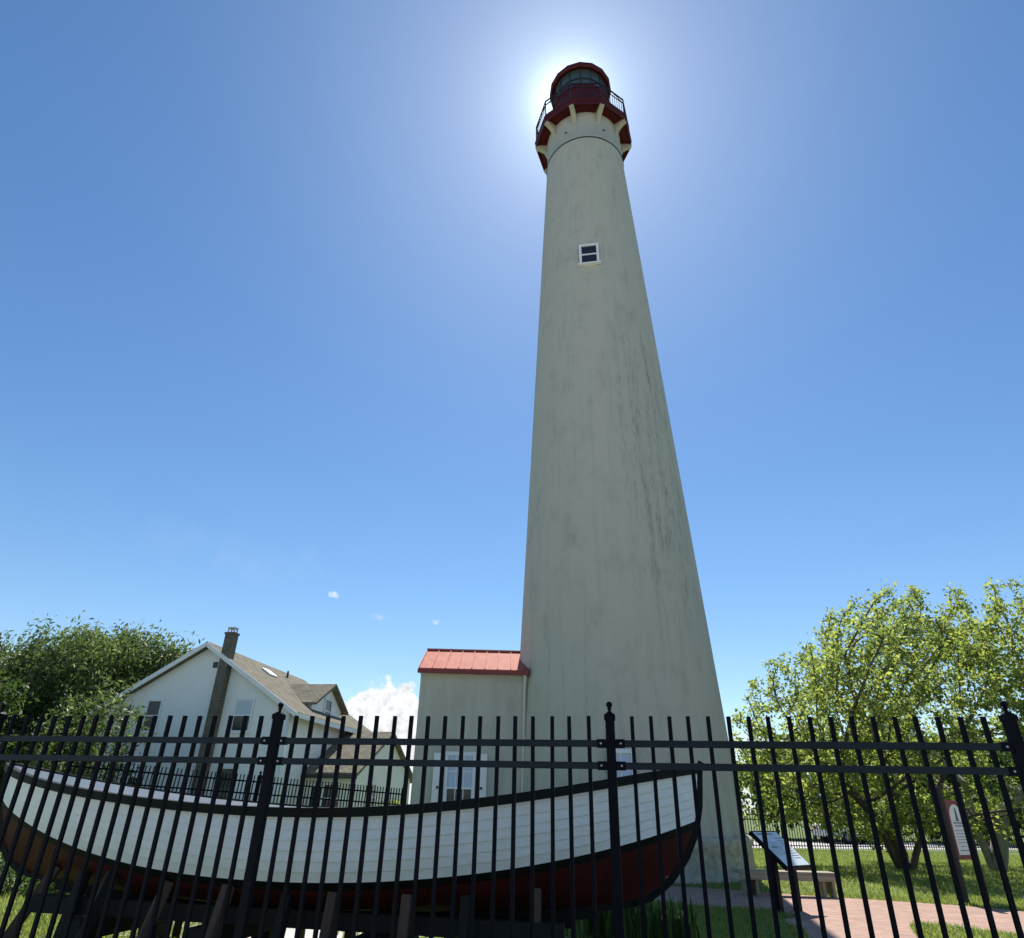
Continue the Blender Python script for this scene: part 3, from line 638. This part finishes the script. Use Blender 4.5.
q, _ = on_panel(-.06, .3, .46, .035, 0); tx.add(q.V, q.F); q, _ = on_panel(-.16, .02, .16, .04, 0, .041); tx.add(q.V, q.F)
tx.obj('lettering', M['ink_grey'], IP)
for x in (-.27, .27): MB().bbox(x - .05, x + .05, -.05, .05, 0, cz - .05).obj('post', M['fence'], IP)

SG = thing('park_sign', 'maroon wooden sign with arched white board and lighthouse emblem on two posts', 'sign', (8.76, 14.2, 0), rad(29))
for x in (-.34, .34): MB().bbox(x - .045, x + .045, -.045, .045, 0, 1.9).bbox(x - .05, x + .05, -.05, .05, 1.9, 1.925).obj('post', M['sign_wood'], SG, .005)
MB().bbox(-.262, .262, -.025, .025, .70, 1.70).obj('board', M['sign_red'], SG, .004)
poly = [(-.21, .78), (.21, .78), (.21, 1.42)] + [(.21 * math.cos(t), 1.42 + .21 * math.sin(t)) for t in np.linspace(0.2, math.pi - .2, 9)] + [(-.21, 1.42)]
MB().prism(poly, (-.032, -.0255)).obj('sign_face', M['sign_white'], SG)
ic = MB(); ic.prism([(-.032, 1.36), (.032, 1.36), (.018, 1.50), (-.018, 1.50)], (-.036, -.0322)); ic.bbox(-.03, .03, -.036, -.0322, 1.503, 1.515); ic.bbox(-.015, .015, -.036, -.0322, 1.518, 1.545); ic.prism([(-.022, 1.547), (.022, 1.547), (0, 1.575)], (-.036, -.0322))
ic.bbox(-.06, .06, -.036, -.0322, 1.345, 1.358); ic.obj('emblem', M['ink'], SG)
lt = MB()
for z, w_, h_ in ((1.31, .3, .032), (1.26, .24, .026), (1.18, .34, .012), (1.13, .3, .012), (1.08, .34, .012), (1.03, .28, .012), (.98, .32, .012), (.92, .2, .012), (.85, .3, .02)):
    x = -w_ / 2
    while x < w_ / 2 - .02:
        l_ = min(random.uniform(.03, .08), w_ / 2 - x); lt.bbox(x, x + l_, -.0355, -.0322, z - h_ / 2, z + h_ / 2); x += l_ + .012
lt.obj('lettering', M['ink_grey'], SG)

# ------------------------------------------------------------------ vegetation
def leaves(C, size, aspect, n, spread, m, name, parent, bias=None, biasw=0, droop=0):
    """n leaf quads (bent kite shape) around every point of C"""
    C = np.repeat(C, n, 0); k = len(C); C = C + rng.normal(0, spread, (k, 3))
    d = rng.normal(0, 1, (k, 3)); d[:, 2] -= droop
    if bias is not None: d = d / np.linalg.norm(d, axis=1, keepdims=True) * (1 - biasw) + np.array(bias) * biasw
    d /= np.linalg.norm(d, axis=1, keepdims=True)
    s = np.cross(d, rng.normal(0, 1, (k, 3))); s /= np.linalg.norm(s, axis=1, keepdims=True)
    L = size * rng.uniform(.65, 1.3, (k, 1)); Wd = L * aspect
    nrm = np.cross(d, s)
    V = np.stack([C - d * L / 2, C + s * Wd / 2 + nrm * L * .08, C + d * L / 2, C - s * Wd / 2 + nrm * L * .08], 1).reshape(-1, 3)
    return raw(name, V, np.arange(4 * k).reshape(k, 4), m, parent)
def colonise(base, attract, D=.3, infl=2.5, kill=.55, iters=90, start=None, jitter=.12):
    P = [np.array(p, float) for p in base]; par = [-1] + list(range(len(base) - 1))
    if start: P = [np.array(p, float) for p in start[0]]; par = list(start[1])
    A = attract.copy()
    for _ in range(iters):
        if not len(A): break
        Q = np.array(P); d = np.linalg.norm(A[:, None] - Q[None], axis=2); j = d.argmin(1); dm_ = d[np.arange(len(A)), j]
        ok = dm_ < infl
        if not ok.any(): infl *= 1.3; continue
        new = []
        for i in np.unique(j[ok]):
            v = (A[ok & (j == i)] - Q[i]); v = (v / np.linalg.norm(v, axis=1, keepdims=True)).sum(0) + rng.normal(0, jitter, 3)
            v /= np.linalg.norm(v) + 1e-9; new.append((Q[i] + v * D, i))
        for p, i in new: P.append(p); par.append(int(i))
        Q = np.array(P); d = np.linalg.norm(A[:, None] - Q[None, -len(new):], axis=2).min(1); A = A[d > kill]
    return np.array(P), np.array(par)
def skeleton(P, par, tip=.011, ex=2.4, flare=1.0):
    n = len(P); acc = np.zeros(n); kids = np.zeros(n, int)
    for i in range(n - 1, 0, -1):
        r = tip if kids[i] == 0 else acc[i] ** (1 / ex)
        acc[i] = max(acc[i], tip ** ex); p = par[i]
        if p >= 0: acc[p] += r ** ex if kids[i] else tip ** ex; kids[p] += 1
    R = np.where(kids == 0, tip, np.maximum(acc, 1e-12) ** (1 / ex)) * flare
    return R, kids
def limbs(P, par, R, m, name, parent, n=6):
    mb = MB()
    for i in range(len(P)):
        p = par[i]
        if p < 0: continue
        a_, b_ = Vector(P[p]), Vector(P[i]); ra, rb = R[p], R[i]
        if ra > rb * 1.6: ra = rb * 1.35
        k = n if rb > .03 else 4
        mb.tube([a_, b_ + (b_ - a_) * .08], [ra, rb], k, True, False)
    me = bpy.data.meshes.new(name); me.from_pydata(mb.V, [], mb.F); me.polygons.foreach_set('use_smooth', mb.S); me.materials.append(m); me.update()
    o = bpy.data.objects.new(name, me); COL.objects.link(o)
    if parent: o.parent = parent
    return o
def dome(n, c, r, inner=.35, zmin=None, cut=None):
    out_ = []
    while len(out_) < n:
        p = rng.uniform(-1, 1, 3); q = np.linalg.norm(p)
        if q > 1 or q < inner: continue
        if rng.random() > .35 + .65 * q ** 2: continue
        w_ = np.array(c) + p * np.array(r) * (1 + .13 * math.sin(5 * math.atan2(p[1], p[0]) + 3 * p[2]) )
        if zmin is not None and w_[2] < zmin: continue
        if cut and not cut(w_): continue
        out_.append(w_)
    return np.array(out_)

def grown_tree(label, group, base_paths, at, bark, leaf, size, aspect, nleaf, spread, tip=.012, D=.3, kill=.5, ex=2.35, bias=None, biasw=0, infl=2.6, maxr=.12):
    T = thing('broadleaf_tree', label, 'tree', tuple(base_paths[0][0]), 0, group)
    off = np.array(base_paths[0][0])
    P = []; par = []
    for bp in base_paths:
        # resample
        pts = [np.array(bp[0], float)]
        for a_, b_ in zip(bp, bp[1:]):
            a_, b_ = np.array(a_, float), np.array(b_, float); k = max(1, int(np.linalg.norm(b_ - a_) / .35))
            for i in range(1, k + 1): pts.append(a_ + (b_ - a_) * i / k + rng.normal(0, .02, 3))
        s0 = len(P)
        for i, p in enumerate(pts): P.append(p); par.append(-1 if i == 0 else s0 + i - 1)
    P, par = colonise([], at, D, infl, kill, start=(P, par))
    # keep parents before children already true
    R, kids = skeleton(P, par, tip, ex)
    limbs(P - off, par, np.minimum(R, 1e9), bark, 'trunk', T)
    tips = P[R < maxr * .25] - off
    leaves(tips, size, aspect, nleaf, spread, leaf, 'crown', T, bias, biasw)
    return T, P, R

DC, DR_ = (15.3, 22.0, 3.15), (7.5, 5.0, 4.95)
at = np.concatenate([dome(3000, DC, DR_, .66, .9, lambda w: w[0] < 14.6), dome(500, DC, DR_, .45, 2.6, lambda w: w[0] < 14.2), dome(420, (9.8, 20.6, 2.4), (1.7, 2.0, 1.7), .1, .7)])
grown_tree('wide bright green tree with several leaning dark stems beside the lighthouse', 'trees on the lawn right of the lighthouse',
    [[(11.9, 22.6, 0), (11.3, 22.3, 1.3), (10.5, 21.9, 2.3)], [(12.05, 22.65, 0), (12.0, 22.4, 1.5), (11.9, 22.1, 2.8)], [(12.2, 22.5, 0), (12.8, 22.2, 1.4), (13.4, 21.8, 2.5)], [(11.95, 22.4, 0), (11.1, 21.4, 1.2), (10.0, 20.8, 2.0)]],
    at, M['bark'], M['leaf_bright'],   .128, .6, 27, .115, tip=.0125, ex=2.02, D=.3, kill=.46)
at = np.concatenate([dome(2800, DC, DR_, .66, 1.5, lambda w: w[0] > 13.6), dome(500, DC, DR_, .45, 2.8, lambda w: w[0] > 14.0)])
grown_tree('spreading bright green tree with thick pale trunk behind the maroon sign', 'trees on the lawn right of the lighthouse',
    [[(15.2, 23.4, 0), (14.9, 23.2, 1.2), (14.7, 22.9, 2.4)], [(15.3, 23.3, 0), (15.6, 23.0, 1.4), (16.8, 22.4, 2.6)]],
    at, M['bark_grey'], M['leaf_bright'], .128, .6, 27, .115, tip=.013, ex=2.02, D=.3, kill=.46)
at = np.concatenate([dome(1700, (-20.2, 32.5, 4.6), (5.9, 3.6, 3.9), .25, 1.2), dome(300, (-17.9, 32.5, 5.9), (3.0, 2.4, 2.5), .1, 1.2)])
grown_tree('dense dark green windblown tree rising behind the left roof edge of the house', None,
    [[(-20.4, 32.8, 0), (-20.3, 32.7, 1.6), (-20.6, 32.6, 3.0)], [(-20.2, 32.8, 0), (-19.6, 32.6, 1.8), (-18.8, 32.5, 3.4)]],
    at, M['bark'], M['leaf_dark'], .25, .34, 92, .33, tip=.014, bias=(.55, -.1, .8), biasw=.45, D=.38, kill=.6)
at = dome(520, (-14.5, 24.6, 2.9), (1.8, 1.5, 2.2), .2, .5)
grown_tree('small leafy tree in front of the left corner of the white house', None,
    [[(-14.7, 24.6, 0), (-14.6, 24.6, .7), (-14.8, 24.5, 1.3)]],
    at, M['bark'], M['leaf_dark'], .2, .35, 26, .18, tip=.01, bias=(.4, -.1, .6), biasw=.3)
at = dome(420, (-21.0, 25.5, 3.4), (3.2, 2.8, 2.6), .25, .8)
grown_tree('lighter green tree left of the dark windblown tree at the photo edge', None,
    [[(-21, 25.8, 0), (-21, 25.7, 1.0), (-20.9, 25.6, 2.0)]], at, M['bark'], M['leaf_mid'], .22, .45, 40, .24, tip=.012)
# trees beyond the lawn
far_specs = [((15.5, 58), 4.2, 5.6, 'small green tree beyond the road just right of the lighthouse foot'), ((20, 47.5), 4.0, 5.6, 'round dark tree beyond the road, leftmost of the near row'), ((26, 49), 4.4, 6.4, 'broad dark tree beyond the road, second of the near row'),
             ((32, 50), 4.6, 6.6, 'tall dark tree beyond the road behind the leaning stems'), ((38, 50), 4.6, 6.8, 'tall dark tree beyond the road behind the pale trunk'), ((44, 48), 4.8, 6.6, 'large dark tree beyond the road at the right edge'),
             ((29, 46.5), 2.6, 3.2, 'low bushy tree by the road in front of the taller dark ones'), ((35.5, 47.5), 2.8, 3.4, 'low bushy tree by the road at the right of the row'), ((-2.2, 45), 2.0, 3.0, 'small yellow green tree between the house wing and the annex')]
for (x, y), r_, h_, lab in far_specs:
    at = dome(200, (x, y, h_ * .55), (r_, r_, h_ * .5), .2, .6)
    grown_tree(lab, 'trees beyond the road', [[(x, y, 0), (x + .1, y, .8), (x, y + .1, 1.6)]], at, M['bark'], M['leaf_mid'] if x > 0 else M['leaf_bright'], .42, .65, 44, .42, tip=.02, D=.55, kill=.9, infl=5)

def shrub(label, x, y, r, h, m, n=900, size=.07, group=None, name='low_shrub', aspect=.5):
    o = thing(name, label, 'shrub', (x, y, 0), 0, group)
    P = rng.normal(0, 1, (n, 3)); P /= np.linalg.norm(P, axis=1, keepdims=True); P *= rng.uniform(.55, 1, (n, 1)) ** .5 * np.array([r, r, h]); P[:, 2] = abs(P[:, 2])
    P[:, :2] *= (1 + .15 * np.sin(4 * np.arctan2(P[:, 1], P[:, 0])))[:, None]
    leaves(P, size, aspect, 4, .05, m, 'foliage', o)
    st = MB()
    for k in range(9):
        a_ = rng.uniform(0, 6.28); q = rng.uniform(.3, .7); st.tube([(0, 0, 0), (r * q * .5 * math.cos(a_), r * q * .5 * math.sin(a_), h * .4), (r * q * math.cos(a_), r * q * math.sin(a_), h * .8)], [.014, .01, .005], 5)
    st.obj('stem', M['bark'], o); return o
G_ = 'low shrubs behind the left end of the boat'
for i, (x, y, r, h, lab) in enumerate(((-9.3, 12.6, .9, .62, 'leafy low shrub at the far left behind the boat stern'), (-7.9, 12.5, .8, .52, 'leafy low shrub under the left end of the boat'), (-6.6, 12.3, .75, .5, 'leafy low shrub seen between the fence bars under the boat'), (-5.2, 12.2, .7, .45, 'leafy low shrub behind the left cradle posts'), (-4.0, 12.4, .7, .42, 'leafy low shrub behind the middle of the cradle'))):
    shrub(lab, x, y, r, h, M['leaf_shrub'], 900, .075, G_)
shrub('rounded yellow green bush between the annex and the house wing', -3.6, 24.2, 1.0, 1.5, M['leaf_bright'], 1300, .12)
def flower(label, x, y, h, n, m):
    o = thing('flowering_plant', label, 'plant', (x, y, 0), 0, 'white flowering plants under the boat')
    P = np.stack([rng.normal(0, .13, n), rng.normal(0, .13, n), rng.uniform(.05, h, n)], 1); leaves(P, .09, .35, 3, .04, M['leaf_shrub'], 'foliage', o)
    Q = P[rng.choice(n, n // 3)] + np.array([0, 0, .04]); leaves(Q, .05, .8, 4, .02, m, 'flowers', o)
for x, y, lab in ((-5.0, 9.75, 'white flowering plant under the boat near the reddish post'), (-4.5, 9.9, 'white flowering plant under the boat, second from the left'), (-3.5, 10.0, 'white flowering plant beneath the middle of the boat'), (-2.7, 10.2, 'white flowering plant right of the middle cradle posts')):
    flower(lab, x, y, .32, 40, M['petal'])
def iris(label, x, y, n, h, yellow=False):
    o = thing('iris_clump', label, 'plant', (x, y, 0), 0, 'iris clumps behind the boat bow')
    V = []; F = []
    for k in range(n):
        a_ = rng.uniform(0, 6.28); b = np.array([rng.normal(0, .16), rng.normal(0, .14), 0]); hh = h * rng.uniform(.6, 1.1); ln = rng.uniform(.05, .3) * hh; w_ = .012
        sx, sy = -math.sin(a_) * w_, math.cos(a_) * w_; i0 = len(V)
        for f_, ww in ((0, 1), (.4, 1.1), (.75, .8), (1, .1)):
            c = b + np.array([math.cos(a_) * ln * f_ ** 2, math.sin(a_) * ln * f_ ** 2, hh * (f_ - .12 * f_ ** 3)]); V += [c + np.array([sx * ww, sy * ww, 0]), c - np.array([sx * ww, sy * ww, 0])]
        for q in range(3): F.append((i0 + 2 * q, i0 + 2 * q + 1, i0 + 2 * q + 3, i0 + 2 * q + 2))
    raw('blades', np.array(V), np.array(F), M['leaf_mid'], o)
    if yellow: leaves(np.stack([rng.normal(0, .1, 5), rng.normal(0, .1, 5), rng.uniform(.2, .32, 5)], 1), .07, .7, 4, .02, M['yellow'], 'flowers', o)
for x, y, n, h, yl, lab in ((1.55, 9.4, 130, .62, False, 'tall strappy iris clump right of the boat cradle'), (2.0, 9.2, 120, .55, True, 'strappy iris clump with yellow flowers under the boat bow'), (1.15, 9.6, 110, .62, False, 'strappy iris clump nearest the right hand cradle post')):
    iris(lab, x, y, n, h, yl)

# ------------------------------------------------------------------ beyond the lawn
far_fence('street_fence', 'long black picket fence along the street behind the trees', (7.5, 31.0), (34, 39.8), 1.45, .14, 2.6, None, .025)
def car(label, x, y, rz, paint, van=False):
    o = thing('parked_car', label, 'car', (x, y, 0), rz, None)
    L = 4.4; H = 1.75 if van else 1.45
    prof = [(-2.2, .35), (-2.2, .85), (-2.05, .98), (-1.75, 1.0), (-1.3, H - .05), (-1.0, H), (.55, H), (.8, H - .06), (1.35, .98), (2.0, .88), (2.2, .68), (2.2, .35)]
    MB().prism(prof, (-.86, .86)).obj('body', paint, o, .06)
    for s_ in (-1, 1):
        gl = MB().prism([(-1.45, 1.02), (-1.12, H - .1), (.5, H - .1), (1.08, 1.02)], sorted((s_ * .862, s_ * .872))); gl.obj('side_window', M['pane'], o)
    for x_, nm, mm in ((-2.205, 'tail_light', 'lamp_red'), (2.205, 'headlight', 'lamp_clear')):
        for s_ in (-.62, .62): MB().box((x_, s_, .75), (.03, .32, .14)).obj(nm, M[mm], o)
    for xx in (-1.35, 1.35):
        for s_ in (-1, 1):
            wh = MB().tube([(xx, s_ * .70, .33), (xx, s_ * .89, .33)], .33, 20).obj('wheel', M['tyre'], o); MB().tube([(xx, s_ * .885, .33), (xx, s_ * .9, .33)], .2, 16).obj('rim', M['rim'], wh)
car('silver parked car behind the street fence near the information panel', 20.0, 42.2, rad(20), M['car_silver'])
TN = thing('white_canopy', 'white peaked canopy tent in the distance behind the tree', 'canopy', (19.6, 47.0, 0), rad(20))
tp = MB(); tp.add([(-1.5, -1.5, 2.2), (1.5, -1.5, 2.2), (1.5, 1.5, 2.2), (-1.5, 1.5, 2.2), (0, 0, 3.2), (-1.5, -1.5, 1.95), (1.5, -1.5, 1.95), (1.5, 1.5, 1.95), (-1.5, 1.5, 1.95)], [(0, 1, 4), (1, 2, 4), (2, 3, 4), (3, 0, 4), (5, 6, 1, 0), (6, 7, 2, 1), (7, 8, 3, 2), (8, 5, 0, 3)])
tp.obj('canopy_top', M['canvas'], TN)
for sx in (-1.45, 1.45):
    for sy in (-1.45, 1.45): MB().bbox(sx - .03, sx + .03, sy - .03, sy + .03, 0, 2.0).obj('pole', M['rim'], TN)
S.cycles.max_bounces = 8; S.cycles.transparent_max_bounces = 8
